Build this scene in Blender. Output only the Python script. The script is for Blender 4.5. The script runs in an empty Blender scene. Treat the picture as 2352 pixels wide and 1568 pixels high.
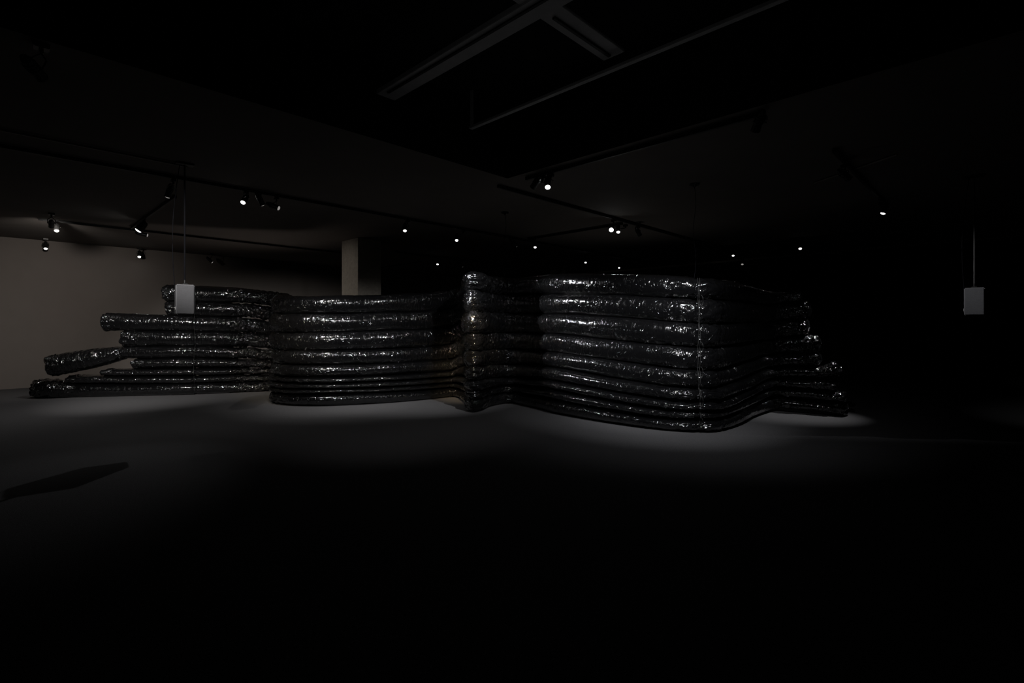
import bpy, bmesh, math, random
from mathutils import Vector, Matrix, noise
random.seed(4)
ZOOM=None
F=1157.0; HZ=748.0; CH=1.5; CEIL=3.6
A=Vector((.697,.717,0)).normalized(); B=Vector((-.717,.697,0)).normalized()
def W(a,b,z): return A*a+B*b+Vector((0,0,z))
def ab(p): return p.dot(A),p.dot(B)
col=bpy.context.scene.collection
sc=bpy.context.scene
try:
    sc.view_settings.view_transform='Standard'; sc.view_settings.look='None'
except Exception: pass

# ---------------- materials
def mat(name,base=(.5,.5,.5),rough=.5,metal=0,nscale=20,namp=.15,bump=0,bscale=60,emit=None,estr=0,spec=.5):
    m=bpy.data.materials.new(name); m.use_nodes=True
    nt=m.node_tree; n=nt.nodes; l=nt.links; b=n['Principled BSDF']
    b.inputs['Roughness'].default_value=rough; b.inputs['Metallic'].default_value=metal
    b.inputs['Specular IOR Level'].default_value=spec
    tc=n.new('ShaderNodeTexCoord'); nz=n.new('ShaderNodeTexNoise'); nz.inputs['Scale'].default_value=nscale
    nz.inputs['Detail'].default_value=6
    l.new(tc.outputs['Object'],nz.inputs['Vector'])
    cr=n.new('ShaderNodeMapRange'); cr.inputs['To Min'].default_value=1-namp; cr.inputs['To Max'].default_value=1+namp
    l.new(nz.outputs['Fac'],cr.inputs['Value'])
    mx=n.new('ShaderNodeVectorMath'); mx.operation='SCALE'; mx.inputs[0].default_value=base
    l.new(cr.outputs['Result'],mx.inputs['Scale']); l.new(mx.outputs[0],b.inputs['Base Color'])
    if bump:
        n2=n.new('ShaderNodeTexNoise'); n2.inputs['Scale'].default_value=bscale
        l.new(tc.outputs['Object'],n2.inputs['Vector'])
        bp=n.new('ShaderNodeBump'); bp.inputs['Strength'].default_value=bump; bp.inputs['Distance'].default_value=.01
        l.new(n2.outputs['Fac'],bp.inputs['Height']); l.new(bp.outputs[0],b.inputs['Normal'])
    if emit:
        b.inputs['Emission Color'].default_value=(*emit,1); b.inputs['Emission Strength'].default_value=estr
    return m
M_floor=mat('dark_carpet',(.050,.049,.051),.9,nscale=70,namp=.6,bump=.6,bscale=160,spec=.15)
M_wall=mat('grey_wall_paint',(.135,.119,.109),.85,nscale=3,namp=.06,spec=.2)
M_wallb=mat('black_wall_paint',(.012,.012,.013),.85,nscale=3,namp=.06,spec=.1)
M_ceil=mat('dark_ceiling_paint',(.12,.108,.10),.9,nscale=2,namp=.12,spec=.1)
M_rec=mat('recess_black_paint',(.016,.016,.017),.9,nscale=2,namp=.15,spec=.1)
M_beam=mat('grey_beam',(.40,.40,.40),.8,nscale=8,namp=.2)
M_concrete=mat('beige_concrete',(.24,.215,.185),.85,nscale=14,namp=.35,bump=.3,bscale=40)
M_track=mat('black_track_metal',(.008,.008,.008),.5,.0,spec=.3)
M_house=mat('spot_housing',(.02,.02,.02),.35,.4)
M_lens=mat('lit_lens',(1,1,1),.3,emit=(1,.98,.95),estr=5)
M_lensb=mat('bright_lens',(1,1,1),.3,emit=(.97,1,.98),estr=22)
M_lensd=mat('dim_lens',(.3,.3,.3),.2,emit=(1,.95,.9),estr=.25)
M_spk=mat('grey_speaker_cabinet',(.11,.11,.118),.55,nscale=30,namp=.08)
M_grille=mat('grey_speaker_grille',(.072,.072,.079),.6,nscale=400,namp=.5,bump=.5,bscale=400)
M_cable=mat('dark_cable',(.004,.004,.005),.9,spec=.05)
M_rod=mat('grey_rod',(.04,.04,.04),.6,spec=.3)
M_cord=mat('grey_cord',(.022,.022,.022),.6,spec=.2)
M_cordd=mat('dark_cord',(.012,.012,.012),.7,spec=.1)
M_badge=mat('white_sticker',(.5,.5,.5),.5)
M_cond=mat('metal_conduit',(.16,.145,.13),.5,.3)
# plastic
def plastic():
    m=bpy.data.materials.new('black_plastic_film'); m.use_nodes=True
    nt=m.node_tree; n=nt.nodes; l=nt.links; b=n['Principled BSDF']
    b.inputs['Base Color'].default_value=(.002,.002,.0022,1)
    uv=n.new('ShaderNodeUVMap'); uv.uv_map='UVMap'
    at=n.new('ShaderNodeAttribute'); at.attribute_name='crinkle'
    def mapped(sx,sy):
        mp=n.new('ShaderNodeMapping'); mp.inputs['Scale'].default_value=(sx,sy,1); l.new(uv.outputs[0],mp.inputs['Vector']); return mp.outputs[0]
    def nz(vec,scale,detail,dist):
        t=n.new('ShaderNodeTexNoise'); t.inputs['Scale'].default_value=scale; t.inputs['Detail'].default_value=detail; t.inputs['Distortion'].default_value=dist
        l.new(vec,t.inputs['Vector']); return t.outputs['Fac']
    def mth(op,a,bb=None,v=None):
        t=n.new('ShaderNodeMath'); t.operation=op; l.new(a,t.inputs[0])
        if bb is not None: l.new(bb,t.inputs[1])
        if v is not None: t.inputs[1].default_value=v
        return t.outputs[0]
    r1=mth('ABSOLUTE',mth('SUBTRACT',nz(mapped(7,2.0),1,1.5,2.0),v=.5))
    r1=mth('MINIMUM',r1,v=.04)
    r2=mth('ABSOLUTE',mth('SUBTRACT',nz(mapped(13,7),1,1,1.6),v=.5))
    r2=mth('MINIMUM',r2,v=.12)
    vo=n.new('ShaderNodeTexVoronoi'); vo.inputs['Scale'].default_value=1; l.new(mapped(13,8),vo.inputs['Vector'])
    mask=n.new('ShaderNodeMapRange'); mask.inputs['From Min'].default_value=.53; mask.inputs['From Max'].default_value=.62; mask.inputs['To Max'].default_value=.75
    l.new(nz(mapped(1.4,3),1,2,0),mask.inputs['Value'])
    mk=mth('MAXIMUM',mask.outputs[0],at.outputs['Fac'])
    fine=mth('ADD',mth('MULTIPLY',r2,v=1.0),mth('MULTIPLY',vo.outputs['Distance'],v=.28))
    fine=mth('MULTIPLY',fine,mk)
    smooth=mth('MULTIPLY',nz(mapped(13,1.8),1,1.5,.5),v=.34)
    h=mth('ADD',mth('ADD',mth('MULTIPLY',r1,v=2.7),fine),smooth)
    bp=n.new('ShaderNodeBump'); bp.inputs['Strength'].default_value=1.0; bp.inputs['Distance'].default_value=.034
    l.new(h,bp.inputs['Height']); l.new(bp.outputs[0],b.inputs['Normal']); l.new(bp.outputs[0],b.inputs['Coat Normal'])
    mr=n.new('ShaderNodeMapRange'); mr.inputs['To Min'].default_value=.12; mr.inputs['To Max'].default_value=.24
    l.new(nz(mapped(2,2),1,2,0),mr.inputs['Value']); l.new(mr.outputs[0],b.inputs['Roughness'])
    b.inputs['Specular IOR Level'].default_value=.15
    b.inputs['Coat Weight'].default_value=1.0; b.inputs['Coat Roughness'].default_value=.042; b.inputs['Coat IOR'].default_value=1.7
    return m
M_pl=plastic()

# ---------------- helpers
def obj_from_bm(bm,name,m,parent=None,smooth=False,**kw):
    me=bpy.data.meshes.new(name); bm.normal_update(); bm.to_mesh(me); bm.free()
    if isinstance(m,(list,tuple)):
        for x in m: me.materials.append(x)
    else: me.materials.append(m)
    if smooth:
        for p in me.polygons: p.use_smooth=True
    o=bpy.data.objects.new(name,me); col.objects.link(o)
    if parent: o.parent=parent
    for k,v in kw.items(): o[k]=v
    return o
def empty(name,loc,**kw):
    e=bpy.data.objects.new(name,None); e.empty_display_size=.1; e.location=loc; col.objects.link(e)
    for k,v in kw.items(): e[k]=v
    return e
def addbox(bm,mtx,sx,sy,sz,bev=0):
    r=bmesh.ops.create_cube(bm,size=1,matrix=mtx@Matrix.Diagonal((sx,sy,sz,1)))
    if bev:
        es=set(e for v in r['verts'] for e in v.link_edges)
        bmesh.ops.bevel(bm,geom=list(es),offset=bev,segments=2,affect='EDGES')
def roommtx(p):  # axes aligned to room
    return Matrix(((A.x,B.x,0,p[0]),(A.y,B.y,0,p[1]),(0,0,1,p[2]),(0,0,0,1)))
def align(p,d):
    return Matrix.Translation(p)@d.to_track_quat('Z','Y').to_matrix().to_4x4()
def addcyl(bm,p0,p1,r,r2=None,seg=16,caps=True):
    d=p1-p0; m=align((p0+p1)/2,d)
    bmesh.ops.create_cone(bm,cap_ends=caps,segments=seg,radius1=r,radius2=r if r2 is None else r2,depth=d.length,matrix=m)
def addpipe(bm,pts,r,seg=8):
    rings=[]
    for i,p in enumerate(pts):
        t=(pts[min(i+1,len(pts)-1)]-pts[max(i-1,0)]).normalized()
        q=t.to_track_quat('Z','Y')
        rings.append([bm.verts.new(p+q@Vector((r*math.cos(2*math.pi*k/seg),r*math.sin(2*math.pi*k/seg),0))) for k in range(seg)])
    for i in range(len(rings)-1):
        for k in range(seg):
            bm.faces.new((rings[i][k],rings[i][(k+1)%seg],rings[i+1][(k+1)%seg],rings[i+1][k]))
    bm.faces.new(rings[0][::-1]); bm.faces.new(rings[-1])

# ---------------- room
a0,a1,b0,b1=-8.,16.4,-8.,16.9
bm=bmesh.new(); addbox(bm,roommtx(W((a0+a1)/2,(b0+b1)/2,-.1)),a1-a0+.4,b1-b0+.4,.2)
obj_from_bm(bm,'floor',M_floor,kind='structure')
def wall(nm,ac,bc,sa,sb,m):
    bm=bmesh.new(); addbox(bm,roommtx(W(ac,bc,2.3)),sa,sb,4.6); obj_from_bm(bm,nm,m,kind='structure')
wall('wall_left',(a0+a1)/2,b1+.1,a1-a0,.2,M_wall)
wall('wall_right',(a0+a1)/2,b0-.1,a1-a0,.2,M_wallb)
wall('wall_back',a1+.1,(b0+b1)/2,.2,b1-b0+.4,M_wallb)
wall('wall_front',a0-.1,(b0+b1)/2,.2,b1-b0+.4,M_wallb)
bm=bmesh.new(); ha0,ha1,hb0,hb1=-4.,5.1,-3.,5.05; ZR=4.5
def q(*ps,mi=0):
    f=bm.faces.new([bm.verts.new(p) for p in ps]); f.material_index=mi
def rect(x0,x1,y0,y1,z,mi=0): q(W(x0,y0,z),W(x0,y1,z),W(x1,y1,z),W(x1,y0,z),mi=mi)
rect(a0,ha0,b0,b1,CEIL); rect(ha1,a1,b0,b1,CEIL); rect(ha0,ha1,b0,hb0,CEIL); rect(ha0,ha1,hb1,b1,CEIL)
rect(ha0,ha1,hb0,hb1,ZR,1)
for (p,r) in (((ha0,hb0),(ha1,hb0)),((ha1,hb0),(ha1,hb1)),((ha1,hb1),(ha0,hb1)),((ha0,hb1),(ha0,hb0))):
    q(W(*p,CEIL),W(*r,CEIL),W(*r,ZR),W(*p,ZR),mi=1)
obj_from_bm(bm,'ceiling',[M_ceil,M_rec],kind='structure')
# beams in recess
def bar(nm,aa,ab_,ba,bb,z0,z1,m,**kw):
    bm=bmesh.new(); addbox(bm,roommtx(W((aa+ab_)/2,(ba+bb)/2,(z0+z1)/2)),ab_-aa,bb-ba,z1-z0,.004)
    return obj_from_bm(bm,nm,m,**kw)
L=dict(label='grey painted beam crossing the raised ceiling recess',category='ceiling beam',group='recess ceiling beams')
bar('ceiling_beam',2.99,3.23,hb0,hb1-.02,4.1,4.15,M_beam,**L)
bar('ceiling_beam',ha0,4.2,2.58,2.82,4.115,4.14,M_beam,**L)
bar('ceiling_beam',4.2,4.26,hb0,4.85,4.00,4.03,M_beam,label='thin grey beam edge running across the ceiling recess',category='ceiling beam')
bar('ceiling_beam',4.22,4.24,4.80,4.85,4.03,ZR-.01,M_beam,label='short grey drop post at the beam end',category='ceiling beam')
bar('ceiling_track',3.04,3.075,-2,4.9,4.085,4.099,M_track,label='slim black cable channel under the grey beam',category='track')
bar('ceiling_track',-3,2.9,2.7,2.735,4.095,4.114,M_track,label='slim black cable channel under the grey beam',category='track')
bar('ceiling_track',3.3,4.15,2.7,2.735,4.095,4.114,M_track,label='slim black cable channel under the grey beam',category='track')

# columns
bm=bmesh.new()
p=Vector((-3.66,11.97,0))+B*.4+A*.31; addbox(bm,roommtx((p.x,p.y,1.8)),.62,.8,3.6,.006)
obj_from_bm(bm,'concrete_column',M_concrete,label='square beige concrete column rising to the ceiling behind the tubes',category='column')
bm=bmesh.new(); p=Vector((1.75,19.0,0)); addbox(bm,roommtx((p.x,p.y,1.8)),.4,.45,3.6,.006)
obj_from_bm(bm,'concrete_column',M_concrete,label='distant pale concrete column mostly hidden by the tubes',category='column')

# tracks
tracks=[('b',8.25,-7,15.5),('b',5.35,5.2,15),('b',13.4,.6,7),('a',5.22,1.7,4.8),('a',8.87,5.5,8.1),('b',1.42,6.9,10.5),
        ('a',2.03,9.5,13.2),('b',12.15,7.8,12.5),('a',13.5,2.2,5.1),('a',9.6,13.4,16)]
for k,c,f,t in tracks:
    kw=dict(label='slim black lighting track fixed along the dark ceiling',category='lighting track',group='ceiling lighting tracks')
    if k=='b': bar('lighting_track',f,t,c-.02,c+.02,3.545,3.59,M_track,**kw)
    else: bar('lighting_track',c-.02,c+.02,f,t,3.545,3.59,M_track,**kw)
bar('conduit_or_streak',-7.5,1.76,7.6,7.625,3.565,3.59,M_cond,label='thin conduit on the ceiling ending at the speaker cable',category='conduit')
bm=bmesh.new(); addpipe(bm,[Vector((4.4,7.34,3.58)),Vector((4.68,6.12,3.58))],.012)  # added pipe in the shape of a reflected light streak
obj_from_bm(bm,'conduit_or_streak',M_cond,label='thin pale pipe standing in for a streak of reflected light on the ceiling',category='conduit')
bar('trim_1',a1-.03,a1,b0,b1,3.54,3.6,M_cond,kind='structure')

# ---------------- spotlights
def P(u,v,z=3.35):
    Y=(z-CH)*F/(HZ-v); return Vector(((u-1176)/F*Y,Y,z))
def nearest_track(p):
    a,b=ab(p); best=None
    if p.z>3.6: return Vector((p.x,p.y,4.1))
    for k,c,f,t in tracks:
        if k=='b' and f-.1<a<t+.1 and abs(b-c)<.4: best=W(a,c,3.54)
        if k=='a' and f-.1<b<t+.1 and abs(a-c)<.4: best=W(c,b,3.54)
    return best
def spot(pos,aim,lens=M_lens,power=0,cone=60,color=(1,1,1),blend=1.0,rad=.03,lab=None,r=.042,extra=()):
    e=empty('track_spotlight',pos,category='spotlight',group='ceiling spotlights',
        label=lab or ('black cylindrical track spotlight with a glowing lens under the ceiling' if lens!=M_lensd else 'black cylindrical track spotlight, unlit side showing, under the ceiling'))
    d=(Vector(aim)-pos).normalized()
    bm=bmesh.new()
    addcyl(bm,-d*.17,-d*.005,r*.85,r,20); addcyl(bm,-d*.20,-d*.17,r*.5,r*.85,20)
    for i in range(3): addcyl(bm,-d*(.08+.025*i),-d*(.088+.025*i),r*1.06,None,20)
    obj_from_bm(bm,'housing',M_house,e)
    bm=bmesh.new()
    addcyl(bm,-d*.012,d*.002,r*1.06,None,24,False); addcyl(bm,-d*.012,d*.002,r*.93,None,24,False)
    obj_from_bm(bm,'rim',M_house,e)
    bm=bmesh.new(); mt=align(d*-.004,d)
    bmesh.ops.create_uvsphere(bm,u_segments=20,v_segments=12,radius=1,matrix=mt@Matrix.Diagonal((r*.82,r*.82,r*.5,1)))
    obj_from_bm(bm,'lens',lens,e,True)
    t=nearest_track(pos)
    top=(t if t is not None else Vector((pos.x,pos.y,3.6)))-pos
    bm=bmesh.new()
    c=-d*.09; side=d.cross(Vector((0,0,1))).normalized()*(r+.012)
    neck=Vector((top.x,top.y,top.z-.07))
    addpipe(bm,[c+side,c+side*1.0+(neck-c)*.55,neck],.006); addpipe(bm,[c-side,c-side+(neck-c)*.55,neck],.006)
    addcyl(bm,neck,top,.014,None,10); obj_from_bm(bm,'bracket',M_house,e)
    bm=bmesh.new(); addbox(bm,roommtx((top.x,top.y,top.z-.02)),.09 if t is None else .05,.09,.04,.004); obj_from_bm(bm,'adapter',M_house,e)
    ls=[(power,cone)]+list(extra) if power else []
    for (pw,cn) in ls:
        ld=bpy.data.lights.new('lamp','SPOT'); ld.energy=pw; ld.spot_size=math.radians(cn); ld.spot_blend=blend
        ld.color=color; ld.shadow_soft_size=rad
        lo=bpy.data.objects.new('lamp',ld); col.objects.link(lo); lo.parent=e; lo.location=d*(rad+.05)
        lo.rotation_euler=d.to_track_quat('-Z','Y').to_euler()
    return e
CAMV=Vector((0,0,1.5))
def tocam(p,dx=0,down=1.6,k=.6):
    v=(CAMV-p); h=Vector((v.x,v.y,0)).normalized(); return p+h*k+Vector((dx,0,-down*.6))
# working lights
spot(P(1735,300),(2.3,7.5,.9),M_lensd,85,106,(.97,.98,1),extra=((560,62),))
spot(P(603,470),(-3.2,9.7,.5),M_lensd,220,80,(1,.98,.95),extra=((240,60),))
spot(P(640,478),(.95,8.35,1.45),M_lensd,2500,29,(.97,.98,1))  # added spot, draws highlight streaks along the right-hand tubes
spot(P(385,452),(-6.3,7.7,0),M_lensd,65,130,(1,.98,.95))  # added fill spot, evens out the floor at left
spot(P(558,465,3.4),(-4.25,4.9,0),M_lens,60,48,rad=.01)
spot(P(118,520),(-11.4,12.5,1.3),M_lensd,210,108,(1,.93,.86))  # added spot, washes the left wall with light
spot(P(130,530),tocam(P(130,530)),M_lens)
spot(P(318,528),(-9.7,9.0,.0),M_lensb,180,124,(1,.97,.94),r=.07)
spot(P(338,540),(-4.15,12.25,2.6),M_lensd,90,34,(1,.93,.84))
spot(P(105,571),tocam(P(105,571)),M_lens)
spot(P(320,590),tocam(P(320,590)),M_lensb)
spot(P(1224,430),(-1.85,10.1,.7),M_lensd,720,57)
spot(P(1258,430),tocam(P(1258,430)),M_lensb)
spot(W(-1.84,8.25,3.35),(-7.4,11,.85),M_lensd,2600,43,(1,.97,.93))  # added spot outside the view, brings highlights to the left tubes
spot(P(95,178),(-5.2,11,1.0),M_lensd,750,36,(1,.97,.93))
spot(P(2028,490),(5.0,8.5,.5),M_lens,420,38,rad=.06)
spot(P(1404,528),tocam(P(1404,528),down=.6),M_lensb,r=.05)
spot(P(1420,533),tocam(P(1420,533)),M_lens)
spot(P(1950,410),(6.46,7.04,2.1),M_lensd,115,36)
# added spots above the view on the recess beams, for tube highlights and floor
spot(W(3.11,1.2,3.85),(2.0,7.6,1.1),M_lensd,1400,31,(.97,.98,1))
spot(W(2.2,2.71,3.85),(-.85,8.8,1.3),M_lensd,4800,14,(1,.76,.46))
spot(W(1.6,2.71,3.85),(-2.0,8.9,0),M_lensd,170,58,(1,.98,.96))
spot(W(-.4,2.71,3.85),(-2.8,9.7,.95),M_lensd,2500,20,(.97,.98,1))
spot(W(.6,2.71,3.85),(-4.4,9.6,1.0),M_lensd,3200,15,(1,.82,.55))
for (u,v,rr) in ((930,530,.04),(1049,552,.04),(1229,568,.038),(1005,607,.038),(1345,603,.038),(1684,587,.038),(1838,571,.042),(1422,615,.034)):
    spot(P(u,v),tocam(P(u,v)),M_lens,r=rr)
for (u,v) in ((487,602),(1062,612),(1470,540),(1598,580),(1186,565)):
    spot(P(u,v),P(u,v)+Vector((.6,.5,-.8)),M_lensd)
spot(P(712,625),tocam(P(712,625)),M_lens,r=.036)
spot(P(1705,607),tocam(P(1705,607)),M_lensd)
def bounce_fill(pos,aim,pw,cone,color,rad=.3):  # added fill lights without fixtures, standing in for bounce onto ceiling and beams
    ld=bpy.data.lights.new('bounce_fill','SPOT'); ld.energy=pw; ld.spot_size=math.radians(cone); ld.spot_blend=1; ld.shadow_soft_size=rad; ld.color=color
    lo=bpy.data.objects.new('bounce_fill',ld); col.objects.link(lo); lo.location=pos
    lo.rotation_euler=(Vector(aim)-Vector(pos)).to_track_quat('-Z','Y').to_euler()
bounce_fill((-.6,.2,.4),(.3,4.2,4.1),8.5,60,(1,1,1))
bounce_fill((-6.2,12.6,.4),(-6.6,11.2,3.6),40,118,(1,.88,.8),.3)
bounce_fill((2.4,11.2,.6),(2.2,10.2,3.6),13,124,(1,.97,.93),.3)

# ---------------- inflatable wall
ST=[ # x,y, bounds
 (-10.0,10.55,[0,.36,.46,.6,.82,1.08,1.38,1.72,2.03,2.36]),
 (-9.3,10.65,[0,.30,.46,.6,.82,1.08,1.38,1.74,2.05,2.38]),
 (-8.2,10.85,[0,.26,.43,.58,.80,1.06,1.40,1.75,2.05,2.38]),
 (-7.0,11.1,[0,.25,.42,.58,.80,1.06,1.39,1.72,2.03,2.38]),
 (-5.95,11.5,[0,.24,.40,.55,.74,1.0,1.34,1.68,2.00,2.33]),
 (-5.25,11.55,[0,.23,.36,.5,.66,.92,1.25,1.58,1.9,2.25]),
 (-4.78,10.6,[0,.23,.34,.46,.6,.85,1.15,1.48,1.82,2.15]),
 (-4.48,9.85,[0,.23,.32,.43,.54,.78,1.06,1.39,1.74,2.08]),
 (-3.95,9.57,[0,.23,.32,.43,.54,.77,1.05,1.38,1.73,2.05]),
 (-3.3,9.6,[0,.23,.32,.43,.54,.77,1.05,1.38,1.73,2.06]),
 (-2.6,9.85,[0,.22,.32,.43,.54,.77,1.06,1.4,1.76,2.1]),
 (-1.85,10.35,[0,.21,.31,.42,.54,.78,1.08,1.43,1.8,2.17]),
 (-1.25,10.75,[0,.2,.3,.42,.56,.82,1.14,1.5,1.88,2.25]),
 (-.88,10.35,[0,.2,.33,.48,.68,.96,1.28,1.64,2.02,2.36]),
 (-.78,9.5,[0,.22,.37,.53,.76,1.05,1.38,1.73,2.11,2.42]),
 (-.71,8.85,[0,.22,.38,.54,.78,1.07,1.39,1.74,2.13,2.44]),
 (-.62,8.85,[0,.22,.38,.54,.78,1.07,1.39,1.74,2.13,2.44]),
 (-.45,9.4,[0,.2,.36,.52,.77,1.06,1.39,1.74,2.10,2.42]),
 (.03,9.9,[0,.2,.35,.5,.75,1.05,1.38,1.74,2.1,2.43]),
 (.55,9.25,[0,.22,.38,.53,.77,1.05,1.37,1.72,2.07,2.41]),
 (.9,8.6,[0,.24,.42,.56,.78,1.05,1.37,1.70,2.04,2.38]),
 (1.6,7.85,[0,.21,.36,.5,.70,.98,1.3,1.64,1.98,2.3]),
 (2.25,7.38,[0,.18,.31,.44,.63,.91,1.23,1.57,1.91,2.22]),
 (2.70,7.26,[0,.18,.30,.43,.61,.88,1.20,1.54,1.88,2.18]),
 (2.95,7.42,[0,.18,.30,.43,.61,.88,1.20,1.54,1.88,2.18]),
 (3.45,7.9,[0,.21,.35,.48,.67,.92,1.22,1.55,1.88,2.17]),
 (4.15,8.65,[0,.25,.42,.57,.76,.99,1.25,1.56,1.86,2.13]),
 (4.6,9.0,[0,.25,.42,.57,.76,.99,1.27,1.58,1.88,2.10]),
 (5.05,8.8,[0,.24,.41,.59,.8,1.03,1.33,1.62,1.92,2.10]),
 (5.6,8.4,[0,.23,.4,.6,.82,1.06,1.36,1.64,1.95,2.10])]
def cr(p0,p1,p2,p3,t):
    return .5*((2*p1)+(-p0+p2)*t+(2*p0-5*p1+4*p2-p3)*t*t+(-p0+3*p1-3*p2+p3)*t**3)
vals=[[s[0],s[1]]+s[2] for s in ST]
path=[]
n=len(vals)
for i in range(n-1):
    seg=math.hypot(vals[i+1][0]-vals[i][0],vals[i+1][1]-vals[i][1]); k=max(2,int(seg/.018))
    g=lambda j: vals[max(0,min(n-1,j))]
    for j in range(k):
        t=j/k; path.append([cr(g(i-1)[c],g(i)[c],g(i+1)[c],g(i+2)[c],t) for c in range(12)])
path.append(vals[-1])
S=[0]
for i in range(1,len(path)): S.append(S[-1]+math.hypot(path[i][0]-path[i-1][0],path[i][1]-path[i-1][1]))
def idxnear(x,y): return min(range(len(path)),key=lambda i:(path[i][0]-x)**2+(path[i][1]-y)**2)
PIN=[S[idxnear(2.62,7.27)],S[idxnear(-6.95,11.1)]]
SEG=56
def sm(x): x=max(0,min(1,x)); return x*x*(3-2*x)
def tube(name,pts,parent,seed,caplen=.09,label=None):
    N=len(pts); s=[0]
    for i in range(1,N): s.append(s[-1]+math.dist(pts[i][:3],pts[i-1][:3]))
    Lt=s[-1]
    T=[]
    for i in range(N):
        a=pts[max(0,i-3)]; b=pts[min(N-1,i+3)]; T.append((Vector(b[:3])-Vector(a[:3])).normalized())
    curv=[0]*N
    for i in range(N):
        a=T[max(0,i-9)]; b=T[min(N-1,i+9)]; curv[i]=a.angle(b,0)
    verts=[];uvs=[];cks=[]
    for i in range(N):
        x,y,z,h,d,ck=pts[i]; t=T[i]; nx=Vector((t.y,-t.x,0)).normalized(); up=nx.cross(t)*-1
        if up.z<0: up=-up
        e=min(s[i],Lt-s[i]); 
        f=1.0
        if e<caplen: f=(max(0,1-(1-e/caplen)**3.2))**.5*.93+.07
        near=1-sm(e/.5)
        bend=sm(curv[i]/.7)
        amp=.003+.020*bend+.023*near+ck
        cks+= [min(1.1,bend*.8+near*1.0+ck*35)]*SEG
        for k in range(SEG):
            th=2*math.pi*k/SEG; c,sn=math.cos(th),math.sin(th)
            px=math.copysign(abs(c)**.88,c); pz=math.copysign(abs(sn)**.84,sn)
            n1=noise.noise(Vector((s[i]*1.8,c*.8+seed*3.1,sn*.8)))
            n2=noise.noise(Vector((s[i]*8.0+2*c,c*1.3+seed*7.7,sn*1.3)))
            n3=noise.noise(Vector((s[i]*14.0,c*2.0+seed*1.7,sn*2.0+9)))
            n4=abs(noise.noise(Vector((s[i]*11.0,c*2.2+seed*2.7,sn*2.2+4))))
            pl=near*.010*math.sin(th*13+n1*6)
            dsp=n1*.011-amp*math.exp(-(n2/.08)**2)+amp*.5*n3-amp*1.1*n4+pl
            if s[i]%1.62<.02: dsp-=.005
            hh=(h+dsp)*f; dd=(d+dsp)*f
            verts.append(Vector((x,y,z))+nx*(px*dd)+up*(pz*hh)+t*(near*.04*n2))
            uvs.append((s[i]+seed*5.3,th*.2))
    faces=[]
    for i in range(N-1):
        for k in range(SEG):
            k2=(k+1)%SEG; faces.append((i*SEG+k,i*SEG+k2,(i+1)*SEG+k2,(i+1)*SEG+k))
    faces.append(tuple(range(SEG))[::-1]); faces.append(tuple((N-1)*SEG+k for k in range(SEG)))
    for v in verts: v.z=max(v.z,.003)
    me=bpy.data.meshes.new(name); me.from_pydata([tuple(v) for v in verts],[],faces)
    ul=me.uv_layers.new(name='UVMap')
    for p in me.polygons:
        p.use_smooth=True
        wrap=any(li%SEG==SEG-1 for li in p.vertices) and any(li%SEG==0 for li in p.vertices) and len(p.vertices)==4
        for li in p.loop_indices:
            vi=me.loops[li].vertex_index; u,v=uvs[vi]
            if wrap and vi%SEG==0: v=2*math.pi*.2
            ul.data[li].uv=(u,v)
    me.materials.append(M_pl); me.update()
    bm=bmesh.new(); bm.from_mesh(me); bmesh.ops.recalc_face_normals(bm,faces=bm.faces); bm.to_mesh(me); bm.free()
    at=me.attributes.new('crinkle','FLOAT','POINT'); at.data.foreach_set('value',cks)
    o=bpy.data.objects.new(name,me); col.objects.link(o); o.parent=parent
    if label: o['label']=label
    return o
wallE=empty('inflatable_tube_wall',(0,0,0),category='inflatable sculpture',
   label='winding wall of stacked glossy black inflated plastic tubes on dark floor')
xl=[-9.98,-9.35,-8.7,-8.15,-8.30,-8.38,-8.72,-7.54,-7.58]
xr=[5.6,5.6,5.5,5.35,5.3,5.3,5.16,5.18,5.1]
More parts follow.
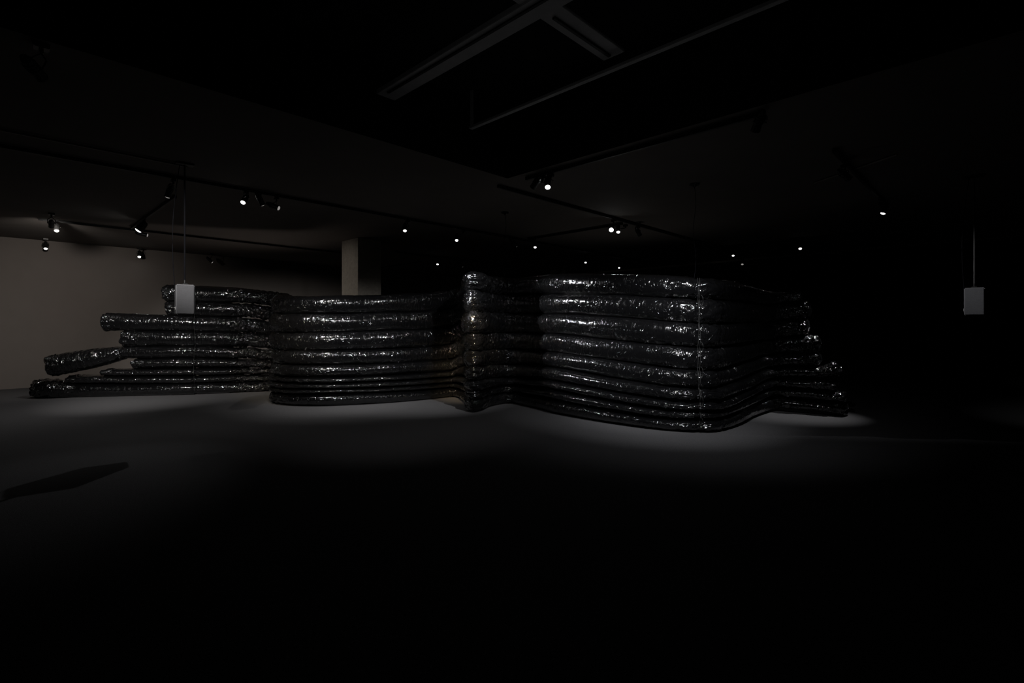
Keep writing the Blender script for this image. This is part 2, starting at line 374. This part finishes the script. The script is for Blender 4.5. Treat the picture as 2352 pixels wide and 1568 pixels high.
for r in range(9):
    idx=[i for i,p in enumerate(path) if xl[r]<=p[0]<=xr[r]]
    i0=min(idx); i1=max(idx)
    pts=[]
    lat=random.uniform(-.03,.03)
    for i in range(i0,i1+1):
        p=path[i]; z0,z1=p[2+r],p[3+r]
        hh=(z1-z0)/2*1.07; dd=min(.27,max(.19,.36-.95*hh)) if hh<.15 else .20
        wob=.035*noise.noise(Vector((S[i]*.8,r*4.4,0)))
        a=path[max(0,i-2)]; b=path[min(len(path)-1,i+2)]; t=Vector((b[0]-a[0],b[1]-a[1],0)).normalized(); nx=Vector((t.y,-t.x,0))
        c=Vector((p[0],p[1],0))+nx*(lat+wob)
        ck=0; zz=.012*noise.noise(Vector((S[i]*.9,r*3.3,8)))
        if -6.5<p[0]<-4.9 and p[1]>10.7:
            k_=sm((p[0]+6.5)/.5); ck=.034*k_; zz+=.03*k_*noise.noise(Vector((S[i]*3,r*2.2,5))); hh*=1-.06*k_
        elif -5.3<p[0]<-4.1 and p[1]>9.5: ck=.022*sm((-4.1-p[0])/.3)
        if -1.0<p[0]<-.2 and p[1]<10.2:
            k_=sm((10.2-p[1])/.7); ck=.017*k_; dd=dd*(1-k_)+min(dd,.145)*k_; hh*=1+.05*k_
        for sp in PIN: 
            g_=math.exp(-((S[i]-sp)/.035)**2); hh-=.012*g_; dd-=.022*g_
        pts.append((c.x,c.y,(z0+z1)/2+zz,hh,dd,ck))
    if r==4:
        s0=Vector(pts[0][:3]); pre=[]
        e=Vector((-9.62,10.45,.655))
        K=80
        for j in range(K):
            t=j/K; q_=e.lerp(s0,t)
            pre.append((q_.x,q_.y,q_.z,.225-.09*t**3,.225,.008))
        pts=pre+pts[1:]
    if r==3:
        s1=pts[-1]; K=16
        for j in range(1,K+1):
            t=j/K; pts.append((s1[0]+.17*t,s1[1]-.12*t,s1[2]+.10*t,s1[3]+.02*t,s1[4],.008))
    if r==0:
        for j in range(44):
            p=pts[j]; w=math.sin(math.pi*min(1,j/44))*.04; pts[j]=(p[0],p[1]-w,p[2]+w*.5,p[3]+w,p[4]+w,.014)
    tube('inflated_tube',pts,wallE,r)
# tie cords
def cordmesh(pts,r,name='tie_cord',m=M_cord,parent=wallE,label='thin grey tie cord hanging over the tubes'):
    bm=bmesh.new(); addpipe(bm,pts,r,6); o=obj_from_bm(bm,name,m,parent,True)
    if label: o['label']=label
def frontline(si,depth=.215):
    p=path[si]; a=path[si-2]; b=path[si+2]; t=Vector((b[0]-a[0],b[1]-a[1],0)).normalized(); nx=Vector((t.y,-t.x,0))
    if nx.y>0: nx=-nx
    out=[]
    for r in range(9):
        z0,z1=p[2+r],p[3+r]
        hh=(z1-z0)/2; dd=(min(.27,max(.19,.36-1.0*hh)) if hh<.15 else .20)+.01
        for f,k in ((0.03,.85),(.25,.95),(.5,1.0),(.75,.95),(.97,.85)):
            c=Vector((p[0],p[1],0))+nx*dd*k; out.append(Vector((c.x,c.y,z0+(z1-z0)*f)))
    return out,Vector((p[0],p[1],p[11])),nx
fl,top,nx=frontline(idxnear(2.62,7.27))
for j,dx in enumerate((0,.02)):
    pts=[q_+Vector((dx+.006*math.sin(q_.z*5+j*2),-.004*j,0)) for q_ in fl]
    pts=[q_ for q_ in pts if q_.z>.01]
    cordmesh(pts,.002)
for zc in (1.9,1.25,.9,.5,.2):
    c=Vector((2.60,7.02,zc)); 
    pts=[c+Vector((.02+.035*math.sin(a_),-.02,.08*math.cos(a_)-.05)) for a_ in [i*.35 for i in range(int(random.uniform(9,14)))]]
    cordmesh(pts,.002,label='loose loop of grey tie cord')
fl2,_,_=frontline(idxnear(-6.95,11.1))
cordmesh([q_+Vector((.012*math.sin(q_.z*7),0,0)) for q_ in fl2],.004,m=M_cordd,label='thin dark tie cord around the tubes')

def hang(p,zb,nm='hanging_cable',lab='thin black cable hanging from a ceiling plate to the tubes'):
    e=empty(nm,(p.x,p.y,3.6),label=lab,category='cable')
    bm=bmesh.new(); addcyl(bm,Vector((0,0,-.02)),Vector((0,0,0)),.07,None,20); addcyl(bm,Vector((0,0,-.05)),Vector((0,0,-.02)),.02,None,12)
    obj_from_bm(bm,'ceiling_plate',M_house,e)
    bm=bmesh.new(); addpipe(bm,[Vector((.02*math.sin(i*.5),0,-.05-(3.55-zb)*i/20)) for i in range(21)],.004,6)
    obj_from_bm(bm,'cable',M_cable,e,True)
hang(Vector((2.70,7.45,0)),2.17)
hang(Vector((-.13,9.3,0)),2.42)

# speakers
def speaker(x,y,ang,lab,w=.205,rod=M_cable):
    e=empty('hanging_speaker',(x,y,1.645),label=lab,category='speaker'); e.rotation_euler=(0,0,ang)
    d,h=.15,.385
    bm=bmesh.new(); addbox(bm,Matrix.Translation((0,0,h/2)),w,d,h,.012); obj_from_bm(bm,'cabinet',M_spk,e)
    bm=bmesh.new(); addbox(bm,Matrix.Translation((0,-d/2-.003,h/2)),w-.02,.012,h-.02,.004); obj_from_bm(bm,'grille',M_grille,e)
    bm=bmesh.new(); addbox(bm,Matrix.Translation((-w/2-.002,-d/2+.05,.08)),.004,.03,.035); obj_from_bm(bm,'sticker',M_badge,e)
    bm=bmesh.new(); addbox(bm,Matrix.Translation((0,0,h+.008)),.06,.12,.016,.003); addcyl(bm,Vector((0,0,h)),Vector((0,0,h+.06)),.012)
    obj_from_bm(bm,'mounting_bracket',M_house,e)
    bm=bmesh.new(); addcyl(bm,Vector((0,0,h+.05)),Vector((0,0,1.935)),.010,None,10); obj_from_bm(bm,'suspension_rod',rod,e)
    bm=bmesh.new(); addpipe(bm,[Vector((-.05-.06*math.sin(math.pi*i/24)-.0015*i,.03,1.945-(1.945-.15)*i/24)) for i in range(25)]+[Vector((-.06,d/2,.12))],.005,6)
    obj_from_bm(bm,'cable',M_cable,e,True)
    bm=bmesh.new(); addbox(bm,Matrix.Translation((0,0,1.94)),.2,.12,.02,.003); obj_from_bm(bm,'ceiling_plate',M_house,e)
speaker(-4.23,6.51,math.radians(40),'pale grey box loudspeaker hanging on a rod with loose cable')
speaker(6.46,7.04,math.radians(-42),'grey box loudspeaker hanging from a thin rod in the dark',.215,M_rod)

# camera
cd=bpy.data.cameras.new('camera'); cam=bpy.data.objects.new('camera',cd); col.objects.link(cam)
cam.location=(0,0,CH); cam.rotation_euler=(math.radians(90),0,0); cd.sensor_width=36; cd.lens=F/2352*36
cd.shift_y=-(784-HZ)/2352; cd.clip_end=100
if ZOOM:
    u,v,k=ZOOM; cd.lens*=k; cd.shift_x=(u-1176)/2352*k; cd.shift_y=-(v-HZ)/2352*k
sc.camera=cam
w=bpy.data.worlds.new('world'); sc.world=w; w.use_nodes=True
w.node_tree.nodes['Background'].inputs[0].default_value=(0,0,0,1)
